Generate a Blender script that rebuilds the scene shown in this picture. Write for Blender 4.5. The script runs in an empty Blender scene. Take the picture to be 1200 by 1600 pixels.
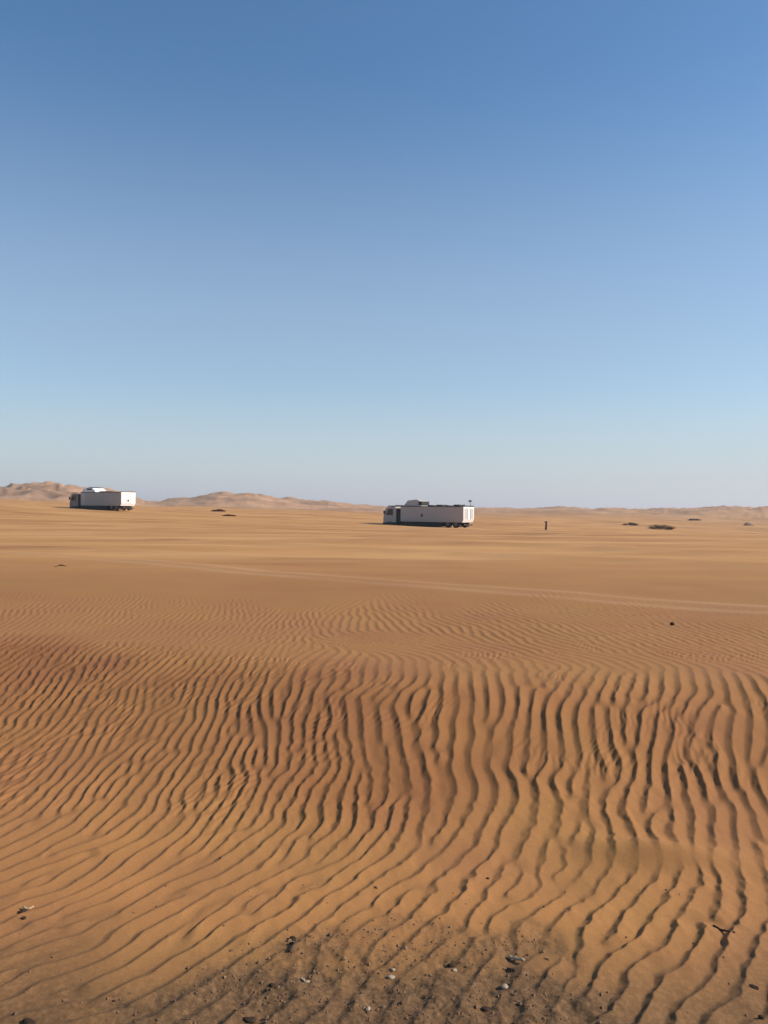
import bpy, bmesh, math, random
import numpy as np
from mathutils import Vector, Matrix

# ------------------------------------------------------------------ camera, world, sun, exposure
scene = bpy.context.scene
COL = scene.collection
CAM_Z = 1.40
FPX = 1256.0                     # focal length in pixels of the 1200x1600 photograph
PITCH = math.radians(-0.16)
ROLL = math.radians(0.50)

_f = Vector((0, math.cos(PITCH), math.sin(PITCH)))
_r = Vector((1, 0, 0))
_u = _r.cross(_f)
RIGHT = _r * math.cos(ROLL) + _u * math.sin(ROLL)
UP = -_r * math.sin(ROLL) + _u * math.cos(ROLL)
FWD = _f
cam_d = bpy.data.cameras.new('camera')
cam = bpy.data.objects.new('camera', cam_d)
COL.objects.link(cam)
cam.matrix_world = Matrix(((RIGHT.x, UP.x, -FWD.x, 0), (RIGHT.y, UP.y, -FWD.y, 0), (RIGHT.z, UP.z, -FWD.z, CAM_Z), (0, 0, 0, 1)))
cam_d.sensor_fit = 'VERTICAL'
cam_d.sensor_height = 24.0
cam_d.lens = 24.0 * FPX / 1600.0
cam_d.clip_start = 0.05
cam_d.clip_end = 60000
scene.camera = cam

SUN_AZ = math.radians(88)        # clockwise from +Y (the view direction): from the right
SUN_EL = math.radians(31)
SUN = Vector((math.sin(SUN_AZ) * math.cos(SUN_EL), math.cos(SUN_AZ) * math.cos(SUN_EL), math.sin(SUN_EL)))
world = bpy.data.worlds.new('World')
scene.world = world
world.use_nodes = True
wn = world.node_tree
wn.nodes.clear()
w_out = wn.nodes.new('ShaderNodeOutputWorld')
w_bg = wn.nodes.new('ShaderNodeBackground')
sky = wn.nodes.new('ShaderNodeTexSky')
sky.sky_type = 'NISHITA'
sky.sun_disc = False
sky.sun_elevation = SUN_EL
sky.sun_rotation = SUN_AZ
sky.altitude = 0
sky.air_density = 0.95
sky.dust_density = 0.3
sky.ozone_density = 4.5
w_bg.inputs['Strength'].default_value = 0.124
w_hs = wn.nodes.new('ShaderNodeHueSaturation')
w_hs.inputs['Saturation'].default_value = 1.09
wn.links.new(sky.outputs[0], w_hs.inputs['Color'])
# dust low over the horizon, the same all round
w_tc = wn.nodes.new('ShaderNodeTexCoord'); w_sp = wn.nodes.new('ShaderNodeSeparateXYZ')
wn.links.new(w_tc.outputs['Generated'], w_sp.inputs[0])
w_rp = wn.nodes.new('ShaderNodeValToRGB'); w_rp.color_ramp.interpolation = 'EASE'
w_rp.color_ramp.elements[0].position = 0.0; w_rp.color_ramp.elements[0].color = (0.92, 0.92, 0.92, 1)
w_rp.color_ramp.elements[1].position = 0.50; w_rp.color_ramp.elements[1].color = (0, 0, 0, 1)
_e = w_rp.color_ramp.elements.new(0.17); _e.color = (0.34, 0.34, 0.34, 1)
wn.links.new(w_sp.outputs[2], w_rp.inputs[0])
w_mx = wn.nodes.new('ShaderNodeMix'); w_mx.data_type = 'RGBA'
wn.links.new(w_rp.outputs[0], w_mx.inputs[0]); w_mu = wn.nodes.new('ShaderNodeMix'); w_mu.data_type = 'RGBA'; w_mu.blend_type = 'MULTIPLY'; w_mu.inputs[0].default_value = 1.0
w_mu.inputs[7].default_value = (0.95, 1.035, 0.985, 1)
wn.links.new(w_hs.outputs[0], w_mu.inputs[6]); wn.links.new(w_mu.outputs[2], w_mx.inputs[6])
w_mx.inputs[7].default_value = (3.75, 4.15, 4.45, 1)
wn.links.new(w_mx.outputs[2], w_bg.inputs[0])
wn.links.new(w_bg.outputs[0], w_out.inputs[0])

sun_d = bpy.data.lights.new('sun', 'SUN')
sun_d.energy = 5.0

sun_d.angle = math.radians(1.0)
sun_d.color = (1.0, 0.91, 0.79)
sun_o = bpy.data.objects.new('sun', sun_d)
COL.objects.link(sun_o)
sun_o.rotation_euler = SUN.to_track_quat('Z', 'Y').to_euler()

vs = scene.view_settings
vs.view_transform = 'Standard'
vs.look = 'None'
vs.exposure = 0.26
vs.gamma = 1.0
vs.use_curve_mapping = False
scene.render.film_transparent = False
scene.cycles.max_bounces = 5
scene.cycles.diffuse_bounces = 3
scene.cycles.use_denoising = True

rng = np.random.RandomState(7)
random.seed(7)

# ------------------------------------------------------------------ helpers
def sst(a, b, x):
    t = np.clip((x - a) / (b - a), 0, 1)
    return t * t * (3 - 2 * t)

_tab = rng.rand(65536).astype(np.float32)
def vnoise(x, y, seed=0):
    """smooth value noise, -1..1"""
    xi = np.floor(x).astype(np.int64); yi = np.floor(y).astype(np.int64)
    fx = (x - xi); fy = (y - yi)
    fx = fx * fx * fx * (fx * (fx * 6 - 15) + 10); fy = fy * fy * fy * (fy * (fy * 6 - 15) + 10)
    def h(i, j):
        return _tab[((i * 73856093) ^ (j * 19349663) ^ (seed * 83492791 + 12345)) & 65535]
    a = h(xi, yi); b = h(xi + 1, yi); c = h(xi, yi + 1); d = h(xi + 1, yi + 1)
    return (a + (b - a) * fx + (c - a) * fy + (a - b - c + d) * fx * fy) * 2 - 1

def fbm(x, y, octv=4, seed=0, gain=0.5):
    s = 0; a = 1.0; n = 0
    for o in range(octv):
        c, q = math.cos(0.6 * o), math.sin(0.6 * o)
        s = s + a * vnoise((x * c - y * q) * 2 ** o + 17.3 * o, (x * q + y * c) * 2 ** o - 9.1 * o, seed + o)
        n += a; a *= gain
    return s / n

# low wheel berms and wind streaks of the middle ground: (x0, y0, x1, y1, width, height)
BERMS = [(-9.5, 19.3, 5.2, 8.6, 0.35, 0.02), (-7, 27.5, 9.0, 13.6, 0.6, 0.09), (-2, 31, 13, 19, 0.6, 0.11),
         (-14, 24.5, 2, 15.6, 0.6, 0.04), (0, 38, 22, 24, 0.9, 0.10), (2, 56, 36, 36, 1.4, 0.16), (-25, 44, -2, 33, 1.2, 0.08),
         (-2, 70, 40, 52, 1.6, 0.16), (-40, 60, -5, 48, 1.5, 0.12)]
DUNE_X = np.array([-3000, -1400, -900, -600, -300, 0, 50, 90, 130, 180, 225, 260, 300, 340, 385, 430, 500, 560, 620, 700, 800, 900, 1000, 1090, 1200, 1350, 1700, 2300, 4200.])
DUNE_H = np.array([10, 24, 14, 30, 18, 36, 43, 47, 41, 34, 18, 17, 22, 29, 28, 22, 18, 13, 11, 10, 9, 9, 8, 11, 15, 10, 18, 9, 12.])

def tracks(X, Y):
    """pale sand packed by passing wheels"""
    t = np.zeros_like(X)
    for (x0, y0, x1, y1, w, h), k in zip(BERMS, (1.0, .45, .75, .5, .6, .6, .5, .6, .5)):
        L = math.hypot(x1 - x0, y1 - y0); tx, ty = (x1 - x0) / L, (y1 - y0) / L
        s = (X - x0) * tx + (Y - y0) * ty
        d = (X - x0) * ty - (Y - y0) * tx + 0.6 * w * np.sin(s * 0.35) + w * 0.7 * np.sin(s * 0.11 + x0) - 0.5 * w
        a = np.exp(-((d - 0.75 * w) / (0.36 * w)) ** 2) + np.exp(-((d + 0.75 * w) / (0.36 * w)) ** 2) + 0.4 * np.exp(-(d / w) ** 2)
        t = np.maximum(t, k * a * (0.7 + 0.5 * fbm(X * .5, Y * .5, 3, 15)) * sst(-12, 2, s) * sst(L + 3, L - 2, s))
    return np.clip(t, 0, 1)

def macro(X, Y):
    """ground height without the ripples"""
    yc = 5.15 + 1.3 * sst(0.5, -2.6, X) + 0.10 * np.sin(X * 1.3)
    z = 0.345 * sst(3.0, 1, (Y - 3.0) / (yc - 3.0) * -2 + 3.0)           # the face turned to the camera
    z = z - 0.07 * sst(2.6, 1.2, Y)
    z = z + 0.025 * fbm(X * 0.55, Y * 0.55, 2, 3) * sst(2, 6, Y)
    # mound edge and flat blow-out in the right foreground
    z = z + 0.05 * np.exp(-((X - 1.12) / 0.30) ** 2 - ((Y - 3.24 + 0.12 * (X - 1.1)) / 0.10) ** 2)
    z = z - 0.010 * np.exp(-((X - 0.75) / 0.3) ** 2 - ((Y - 2.95) / 0.2) ** 2)
    far = sst(12, 90, Y)
    z = z - 0.8 * far - 0.036 * (np.clip(X, -300, 300) - 2) * sst(30, 115, Y) * (1 - sst(170, 430, Y))
    z = z + 0.055 * fbm(X * 0.10 + Y * 0.07, Y * 0.22 + X * 0.05, 3, 11) * sst(9, 22, Y)
    z = z + 0.35 * fbm(X * 0.03 + Y * 0.02, Y * 0.055, 3, 13) * sst(40, 110, Y) * (1 - 0.0 * Y)
    for x0, y0, x1, y1, w, h in BERMS:
        L = math.hypot(x1 - x0, y1 - y0); tx, ty = (x1 - x0) / L, (y1 - y0) / L
        s = (X - x0) * tx + (Y - y0) * ty
        d = (X - x0) * ty - (Y - y0) * tx + 0.6 * w * np.sin(s * 0.35) + w * 0.7 * np.sin(s * 0.11 + x0)
        z = z + h * np.exp(-(d / w) ** 2) * sst(-3, 1, s) * sst(L + 3, L - 1, s)
    # hummocky plain far out, then dunes
    z = z + 1.3 * fbm(X * 0.012, Y * 0.012, 4, 21) * sst(140, 420, Y)
    z = z + 0.9 * (0.5 - np.abs(fbm(X * 0.028, Y * 0.022, 4, 23))) * sst(120, 260, Y) * sst(900, 500, Y)
    return z

def dunes(X, Y):
    px = 600 + FPX * X / np.maximum(Y, 1.0)
    w = np.interp(px, DUNE_X, DUNE_H)
    D = 620.0
    env = sst(300, 590, Y) * (1 - 0.75 * sst(760, 1500, Y))
    n1 = fbm(X * 0.011 + 3, Y * 0.009, 4, 31, 0.55)
    r = 1 - np.abs(fbm(X * 0.017, Y * 0.012 + X * 0.006, 4, 41, 0.5)) * 2.2
    lift = 0.78 * w * D / FPX
    edge = sst(2600, 1700, Y)
    return (lift * env * (0.66 + 0.26 * r + 0.34 * n1 + 0.22 * (1 - 2 * np.abs(fbm(X * 0.045 + Y * .02, Y * 0.03, 3, 43)))) + (1.1 + 1.5 * sst(60, 180, X)) * fbm(X * 0.05, Y * 0.035, 4, 51, .6) * sst(300, 420, Y)) * edge

def ground_z(X, Y):
    X = np.asarray(X, dtype=np.float64); Y = np.asarray(Y, dtype=np.float64)
    return macro(X, Y) + np.where(Y > 280, dunes(X, Y), 0.0)

_YS = np.concatenate([np.linspace(1.0, 16, 1500), np.geomspace(16.05, 900, 1500)])
def unproject(px, py):
    """points of the ground behind pixels of the photograph, in metres"""
    px = np.atleast_1d(np.asarray(px, float)); py = np.atleast_1d(np.asarray(py, float))
    a = (px - 600) / FPX; b = (800 - py) / FPX
    dx = RIGHT.x * a + UP.x * b + FWD.x; dy = RIGHT.y * a + UP.y * b + FWD.y; dz = RIGHT.z * a + UP.z * b + FWD.z
    out = np.zeros((len(px), 2))
    for i in range(len(px)):
        X = _YS * dx[i] / dy[i]; Zr = CAM_Z + _YS * dz[i] / dy[i]
        g = Zr - ground_z(X, _YS)
        k = np.argmax(g < 0)
        if k == 0: k = len(_YS) - 1
        t = g[k - 1] / (g[k - 1] - g[k] + 1e-12)
        yy = _YS[k - 1] + t * (_YS[k] - _YS[k - 1])
        out[i] = (yy * dx[i] / dy[i], yy)
    return out

# ------------------------------------------------------------------ crests of the wind ripples, seen in the photograph (4x crops)
R = {}
R['600,1050'] = """280,150 265,220 225,290 205,350|375,120 375,200 345,270 325,330 345,410 330,460 300,490
510,150 490,230 455,290 440,350 455,420 430,520 410,570 430,650 455,730 455,770 440,810 400,890 370,950 330,1030 270,1115
580,240 570,330 575,400 560,480 530,580 555,620 590,690 600,760 570,830 520,900 460,1000 420,1090 380,1150 300,1200 220,1260 130,1320 0,1405
640,20 645,150 645,260|770,130 775,240 750,290 695,340 685,400 650,460 640,550|670,600 720,690 738,760 710,830 650,920 600,1000 560,1100 520,1160 440,1220 380,1290 300,1350 295,1410 250,1460 180,1510 175,1550
860,100 850,220 840,310 805,370 820,450 800,530 775,590 790,650 830,710 855,750 850,830 810,910 760,990 730,1060 725,1110 680,1170 610,1210 560,1260 540,1320 500,1400 460,1460 400,1500 330,1550 300,1580 240,1640
950,100 925,180 920,280 930,380 930,480 905,580 885,660|1100,90 1030,180 1005,260 1020,400 1020,500 1040,550 1000,620 935,680 980,770 975,860 960,950 905,1020 905,1090 870,1155
1180,150 1120,220 1105,300 1120,430 1120,530 1105,620 1075,660 1090,770 1130,830 1130,940 1090,1030 1110,1070 1100,1170
1200,620 1170,720 1155,780 1130,830|90,250 100,350 120,470 140,570 175,660 170,740 120,790 65,850 45,920 20,1000 0,1040
40,590 35,690 10,790|255,440 265,540 280,640 300,700 295,770 270,825 285,880 260,980 230,1060 205,1120 170,1170 90,1230 0,1290
175,780 160,900 130,990 90,1080 50,1150 0,1180|440,420 390,500 350,560|240,380 215,430|700,450 700,540 670,600|190,190 140,230|130,60 50,140 0,190|200,60 100,140 60,210
1010,1210 955,1270 975,1350 975,1400|740,1210 730,1280 690,1360 620,1430|850,1330 820,1380 745,1430|1140,1380 1110,1430"""
R['900,1050'] = """60,150 30,240 10,330 15,430 60,500 40,560 0,620|150,230 125,330 130,430 145,510 180,560 200,620 180,700 170,790|165,160 210,290 235,390 240,490
330,180 290,260 300,360 320,460|475,200 430,280 410,370 405,470 380,520 390,600 370,700 360,760 330,820 335,870|520,300 495,380 500,470|460,560 490,650 480,770 420,860 410,890
640,200 595,250 610,370 600,470 565,530 565,620 590,700 590,760 625,830 630,890 600,940|820,200 760,270 740,340 770,420 790,530|720,440 735,590 780,650 830,770 805,870|690,620 690,700 685,830
885,280 860,360 840,450|910,490 895,580 870,650 905,700 895,780 860,910 860,1030|985,300 975,400 970,510 1005,570 1010,650 985,750 930,800
1040,80 1060,200 1090,320 1130,440 1130,510 1090,540 1100,610 1150,680 1160,770 1200,850|1090,130 1130,300 1150,400|1190,480 1160,600 1160,680
295,580 295,650 230,730 200,810 190,910 210,1010 250,1060 235,1170 270,1220 200,1290 175,1360 60,1435|100,560 70,660 20,750|60,810 110,900 135,1000 140,1050 100,1100 95,1140
320,920 345,980 375,1070|555,770 545,850 500,920 480,970|740,870 745,960 765,1030|990,840 1010,920 1020,970 1010,1060 1030,1130 1030,1240 1075,1320 1060,1370 1085,1450 1050,1560 980,1610
1060,770 1100,860 1140,930 1170,1010 1200,1070|1060,1010 1130,1090 1180,1160 1190,1240 1200,1290|870,1170 890,1240 940,1305 910,1360 830,1430 775,1500 770,1620 760,1700 715,1780 740,1870
760,1170 800,1220 800,1320 720,1430 670,1550|640,1240 640,1330 570,1470 490,1570 410,1640 380,1710 230,1820 100,1890 0,1950|465,1300 470,1360 420,1450 320,1490
265,1330 230,1430 110,1540 80,1620 90,1720 0,1770|970,1370 910,1470 890,1580|690,1180 690,1230|560,1190 565,1270|990,1180 990,1250
920,1670 930,1720 860,1800 860,1880 810,1910 810,1980 700,2030 620,2120 580,2200|620,1590 615,1680 560,1740 470,1770 350,1820 380,1890 340,1970 330,2060|510,1820 540,1900 590,1950 520,2000 515,2060
1110,1650 1040,1780|1200,1700 1120,1790 1080,1840 1070,1950 1040,2010 1030,2080 980,2140 850,2180|1200,1590 1140,1660|60,1830 40,1900|190,1860 150,1970|100,1970 70,2040 10,2110|260,2080 230,2130 120,2180|440,2110 430,2200|1080,2130 1080,2200"""
R['600,1400'] = """140,0 60,80 45,120|940,20 790,80 690,140 655,200 640,260|660,50 560,120 530,160 525,215|1110,40 980,90 900,160 810,230|1180,70 1150,140 1060,200 1050,240|850,250 830,320 775,380
990,230 1020,290 980,380 900,480 830,550 820,590|1080,260 1105,350 1060,450 980,520|750,230 710,310 660,380 640,450 570,530|590,240 520,320|455,250 430,300 380,330|400,150 390,190 340,240 360,280
110,340 40,420|1190,560 1120,630 1040,690 1070,770|550,630 520,690|70,580 20,690|170,480 80,560"""
R['300,1180'] = """190,20 150,140 60,230 60,310|270,90 270,180 240,270 190,360 130,410|190,450 130,540 70,600 0,640|370,110 350,160 360,220 290,290 240,330|440,220 420,300 360,360 290,420
660,0 600,90 530,180 470,280 410,360|550,290 540,350 480,430 430,480 320,550 240,620 120,690 0,750|800,40 780,110 670,190 620,270|630,300 580,380 590,440 500,520 440,600 340,670 220,740 110,800
860,10 860,80 770,190 735,250 715,360 680,430 620,490 510,560|945,30 930,100 870,190 830,270 825,340 790,390|820,370 800,460 745,510 745,550
1010,0 1005,80 965,150 965,230 935,310 950,370 900,430|930,440 850,530 740,600 690,640 680,680 600,710 500,760 400,800|1060,120 1030,180 1045,260 1015,340 1025,420 980,510 900,590 800,680 650,730 560,790
1120,40 1110,200 1095,320|1200,300 1140,350 1125,440 1090,530 1030,600 900,670 750,740 650,800|1200,530 1120,610 1030,680 950,730 890,800|1200,650 1090,730 1030,790
550,560 530,620 440,680 400,740 330,790|690,500 620,580 600,650 520,690"""
R['0,1180'] = """830,160 780,230 690,320 610,400|900,180 800,290|610,60 550,140 470,230 390,360|600,290 500,380 485,440 370,490 260,530 190,590 80,650 0,670
570,440 480,510 330,580 230,640 180,670 0,740|880,350 780,430 690,500 570,560 400,600 280,640|780,520 700,570 540,600 400,660 200,730 80,790|1130,0 1050,70 1000,120 990,190 940,260 890,340 820,400
1200,110 1100,200 1080,290|1100,320 1000,420 940,470 920,510 820,550 700,620 600,700 580,740 490,790|1160,390 1150,430 1050,500 970,560 860,620 800,670 770,720 640,790|1200,490 1100,550 1050,610 950,690 810,780
1200,640 1050,720 920,790|230,220 170,290 100,360 0,400|380,170 300,240 210,340 180,380|400,400 300,440 230,500 100,560 0,610|160,430 80,490 0,530|550,690 430,740 300,790|410,190 370,270
530,0 450,80 420,150|740,20 680,80 620,150|830,10 820,100 830,160|720,160 680,260|820,60 740,100 680,150"""
R['0,1360'] = """280,0 150,40 0,90|470,0 300,90 180,130 100,140|600,0 520,80 400,140 230,180 110,230|760,0 660,70 520,140 400,190 300,230 250,250|920,0 800,80 640,150 520,200 400,240 350,280
1080,0 920,80 780,160 640,230 480,280 310,320 180,330|1200,30 1040,90 950,170 860,220 800,250|1200,160 1060,240 900,300|1200,230 1080,310 980,360|1200,310 1100,380|700,240 620,290
410,300 280,380|480,320 430,370|600,350 560,390|750,380 690,440 650,490 580,520 450,550 350,590 150,640|890,400 820,480 720,540 600,590 500,640 330,680 220,730 160,780 80,830 0,860
1060,430 960,490 870,540 820,610 750,660 650,690 580,740 470,800 430,850 300,890 130,920 0,940|1200,530 1090,590 1000,640 960,700 920,760|970,760 900,830 800,870 640,920 480,950
1200,790 1120,840 1040,880 900,950|180,580 90,600 0,670|480,430 330,450 200,500 130,540 0,580|520,460 440,500 350,530|160,380 0,450|1080,550 1000,600|830,710 730,730 640,770"""
R['300,1360'] = """270,0 180,60 70,90 0,110|420,0 350,70 210,110 120,150 0,230|620,0 480,60 400,110 290,150 250,220 100,320 0,400|860,0 640,50 600,80 570,120 530,180 440,240 390,290 385,350
500,120 400,170 330,240 230,300|780,70 650,130|970,0 910,70 820,130 680,180 600,240 520,300 420,360 330,420 230,440|1130,0 1050,60 960,130 800,200 720,270 630,350 570,390|1200,60 1090,140 990,210 880,250
230,150 100,230 0,310|330,290 220,340 150,390 110,440 40,480 0,530|520,420 430,480 340,540 290,600 220,650|350,440 250,500 170,540 90,580|160,640 100,690 50,760 0,800
470,550 460,620 410,690 380,760 310,800 230,840|380,800 370,860 300,890|680,570 600,630 560,660|940,540 930,600 900,640|980,630 910,700 830,740|740,770 680,810 600,860 500,910 420,950
880,810 810,890 750,950|150,850 60,910 0,950|1090,750 1020,820|1060,200 1050,240 950,300|1170,190 1165,250|660,480 620,550"""
R['0,1000'] = """430,150 330,260 200,360|410,210 290,320|560,90 480,170 450,260 350,340 230,440 180,520 110,590|700,120 620,220 510,270 430,360|770,120 680,220 640,290|880,140 800,220 690,300
1000,150 890,230 810,320 800,430 720,520|930,270 905,370 900,460|1140,240 1050,310 960,400|1170,300 1140,400 1000,480 960,560 960,620|750,370 640,480 610,560|640,390 530,540
550,370 500,460 400,570 300,630 250,700|430,620 340,750|520,610 450,730|620,620 600,710|960,620 860,690 820,780|1080,520 960,640|1200,550 1120,630 1100,700
250,140 150,270 80,350 0,390|130,150 0,220|150,150 60,230 0,300|400,260 270,400|180,630 90,690 0,790|150,680 110,790|50,510 0,560|100,330 20,420 0,440"""
R['300,1000'] = """380,110 330,200 310,300 270,360|420,250 340,370 300,460 300,560 240,660 180,750|490,190 450,310 420,410 430,510|580,230 510,330 510,420 540,500 555,600 550,700 540,790
780,80 690,130 640,220 630,330 590,430 570,500|730,200 690,290 660,400 630,490 640,580|830,250 770,340 750,430 700,540|890,190 880,290 830,350|240,230 170,370 170,430 110,580
110,230 40,410 30,500 0,550|390,490 375,600 370,660 335,720 335,790|480,540 465,620 475,700 470,780|810,500 770,600 785,680 770,730|870,400 870,510 830,620|965,380 980,500 965,600
1065,400 1070,500 1075,630|1185,390 1180,500 1195,640|930,200 900,330 860,380|1060,290 930,380|1150,290 1050,370|890,580 920,650 940,790|860,680 860,790|1000,650 1010,790
740,630 640,720 610,790|230,480 180,570 180,620|50,560 15,640 0,720|200,630 110,690 0,760"""
LINES = []
for k, txt in R.items():
    ox, oy = map(float, k.split(','))
    for ln in txt.replace('\n', '|').split('|'):
        p = np.array([[float(v) for v in q.split(',')] for q in ln.split()])
        p = p / 4.0 + (ox, oy)
        LINES.append(p)

# wind-ripple direction where no single crest can be followed (pixel, direction in the photograph)
DIRS = [(20, 960, 1, -.9), (150, 960, 1, -.8), (300, 960, 1, -.7), (430, 975, 1, -.9), (520, 940, 1, -.25), (640, 945, 1, .35), (760, 965, 1, .4),
        (900, 985, 1, .35), (1050, 1000, 1, .4), (1180, 1010, 1, .3), (60, 905, 1, -.2), (250, 905, 1, -.1), (450, 915, 1, .2), (700, 925, 1, .3), (1000, 950, 1, .3),
        (600, 1010, 1, .1), (700, 1062, .3, -1), (850, 1068, .3, -1), (1000, 1068, .2, -1), (1150, 1068, 0, -1), (700, 1020, 1, .3), (900, 1025, 1, .3), (1100, 1030, 1, .25),
        (1300, 1200, -.2, -1), (1300, 1400, 0, -1), (1400, 1550, .3, -1), (-100, 1300, 1, -.25), (-100, 1480, 1, -.25), (-100, 1120, 1, -.6), (-100, 1010, 1, -.9)]

# ------------------------------------------------------------------ ripple field: a pattern of oriented waves grown from those crests, in metres on the ground
DX = 0.0118
GX0, GY0 = -5.2, 1.3
NX, NY = 882, 864
gx = GX0 + DX * np.arange(NX); gy = GY0 + DX * np.arange(NY)
GXX, GYY = np.meshgrid(gx, gy)                       # [row = Y, column = X]

def lam(X, Y):
    l = 0.084 + 0.006 * sst(2.8, 2.0, Y) - 0.006 * sst(0.3, -1.0, X) - 0.017 * sst(-0.3, -1.1, X) * sst(3.3, 4.1, Y) + 0.010 * sst(4.2, 5.2, Y) * sst(0, 1, X)
    return l - 0.016 * np.exp(-((X + 0.35) / 0.55) ** 2 - ((Y - 3.9) / 0.6) ** 2)

nS, c2S, s2S = (np.zeros((NY, NX)) for _ in range(3))
forc = np.zeros((NY, NX)); fw = np.zeros((NY, NX))
KW = 8
kk = np.arange(-KW, KW + 1)
KXX, KYY = np.meshgrid(kk, kk)
for p in LINES:
    seg = np.hypot(*(p[1:] - p[:-1]).T)
    cum = np.concatenate([[0], np.cumsum(seg)])
    nn = max(3, int(cum[-1] / 2.0))
    t = np.linspace(0, cum[-1], nn)
    q = np.stack([np.interp(t, cum, p[:, 0]), np.interp(t, cum, p[:, 1])], 1)
    if nn > 6:
        ker = np.array([1, 2, 3, 2, 1.]) / 9
        qp = np.concatenate([q[:1], q[:1], q, q[-1:], q[-1:]])
        q = np.stack([np.convolve(qp[:, 0], ker, 'valid'), np.convolve(qp[:, 1], ker, 'valid')], 1)
    # world positions, thinned to about one per centimetre
    sub = q[::3] if nn > 8 else q
    w0 = unproject(sub[:, 0], sub[:, 1])
    L = np.concatenate([[0], np.cumsum(np.hypot(*(w0[1:] - w0[:-1]).T))])
    m = max(3, int(L[-1] / 0.012))
    tt = np.linspace(0, L[-1], m)
    W = np.stack([np.interp(tt, L, w0[:, 0]), np.interp(tt, L, w0[:, 1])], 1)
    T = np.gradient(W, axis=0)
    T /= np.hypot(T[:, 0], T[:, 1])[:, None] + 1e-9
    for (x, y), (tx, ty) in zip(W, T):
        nx, ny = ty, -tx
        if nx * SUN.x + ny * SUN.y < 0: nx, ny = -nx, -ny
        j = int(round((x - GX0) / DX)); i = int(round((y - GY0) / DX))
        if j < KW + 1 or i < KW + 1 or j > NX - KW - 2 or i > NY - KW - 2: continue
        ddx = (KXX + j) * DX + GX0 - x; ddy = (KYY + i) * DX + GY0 - y
        s = ddx * nx + ddy * ny; u = ddx * tx + ddy * ty
        l = float(lam(x, y))
        g = np.exp(-(s / (0.42 * l)) ** 2 - (u / 0.018) ** 2)
        sl = (slice(i - KW, i + KW + 1), slice(j - KW, j + KW + 1))
        forc[sl] += g * np.cos(2 * math.pi * s / l); fw[sl] += g
        nS[i, j] += 1; c2S[i, j] += nx * nx - ny * ny; s2S[i, j] += 2 * nx * ny
forc = forc / (fw + 0.2)
fwm = fw / (fw + 0.2)
for (px, py, dx, dy) in DIRS:
    a, b = unproject([px - 6 * dx, px + 6 * dx], [py - 6 * dy, py + 6 * dy])
    tx, ty = b - a
    n_ = math.hypot(tx, ty); nx, ny = ty / n_, -tx / n_
    if nx * SUN.x + ny * SUN.y < 0: nx, ny = -nx, -ny
    c = (a + b) / 2
    j = int(round((c[0] - GX0) / DX)); i = int(round((c[1] - GY0) / DX))
    if 0 <= i < NY and 0 <= j < NX:
        g = 30.0
        nS[i, j] += g; c2S[i, j] += g * (nx * nx - ny * ny); s2S[i, j] += g * 2 * nx * ny
fy = np.fft.fftfreq(NY, DX)[:, None]; fx = np.fft.fftfreq(NX, DX)[None, :]
f2 = fx * fx + fy * fy
def gsm(A, sig): return np.real(np.fft.ifft2(np.fft.fft2(A) * np.exp(-2 * math.pi ** 2 * sig ** 2 * f2)))
C2 = gsm(c2S, .07) + .05 * gsm(c2S, .3) + .003 * gsm(c2S, 1.1)
S2 = gsm(s2S, .07) + .05 * gsm(s2S, .3) + .003 * gsm(s2S, 1.1)
TH = 0.5 * np.arctan2(S2, C2)                       # angle of the ripple normal
TH = TH + 0.16 * fbm(GXX * 2.1, GYY * 1.6, 3, 5) * (1 - 0.7 * fwm)
BRK = sst(3.25, 3.7, GYY + 0.15 * GXX) * sst(6.0, 5.2, GYY) * sst(1.1, -0.2, GXX)
TH = TH + 0.42 * fbm(GXX * 5.5, GYY * 4.0, 3, 7) * BRK * (1 - 0.45 * fwm)

sa = math.atan2(SUN.y, SUN.x)
angs = [sa + math.radians(d) for d in range(-84, 85, 14)]
fang = np.arctan2(fy + 0 * fx, fx + 0 * fy); fr = np.sqrt(f2) + 1e-9
wts = []; lobes = []
LAM = lam(GXX, GYY)
for la in (0.062, 0.088):
    wl = np.exp(-(np.log(LAM / la) / 0.22) ** 2)
    rad = np.exp(-(np.log(fr * la) / 0.24) ** 2)
    for a in angs:
        d = np.angle(np.exp(1j * (fang - a)))
        lobes.append((rad * np.exp(-(d / 0.30) ** 2)).astype(np.float32))
        wts.append((np.exp(3.2 * (np.cos(2 * (TH - a)) - 1)) * wl).astype(np.float32))
wsum = sum(wts) + 1e-6
wts = [w / wsum for w in wts]
h = forc * 1.5 + 0.25 * rng.randn(NY, NX) * (1 - fwm)
for it in range(9):
    H = np.fft.fft2(h)
    A = np.zeros((NY, NX), dtype=np.complex128)
    for L_, w in zip(lobes, wts):
        A += w * np.fft.ifft2(H * L_)
    mag = np.abs(A)
    ref = np.sqrt(gsm(mag ** 2, 0.25)) + 1e-6
    An = A / (mag + 0.30 * ref)
    if it < 8:
        h = np.real(An) * 1.2 + forc * (1.6 if it < 7 else 1.2)
AMP = np.clip(mag / (ref * 0.75), 0, 1.15)

def bicubic(F, X, Y):
    x = (X - GX0) / DX; y = (Y - GY0) / DX
    xi = np.clip(np.floor(x).astype(int), 1, NX - 3); yi = np.clip(np.floor(y).astype(int), 1, NY - 3)
    tx = np.clip(x - xi, 0, 1); ty = np.clip(y - yi, 0, 1)
    def w(t): return (-.5 * t + t * t - .5 * t ** 3, 1 - 2.5 * t * t + 1.5 * t ** 3, .5 * t + 2 * t * t - 1.5 * t ** 3, -.5 * t * t + .5 * t ** 3)
    wx, wy = w(tx), w(ty)
    o = 0
    for a in range(4):
        row = 0
        for b in range(4):
            row = row + wx[b] * F[yi + a - 1, xi + b - 1]
        o = o + wy[a] * row
    return o

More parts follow.
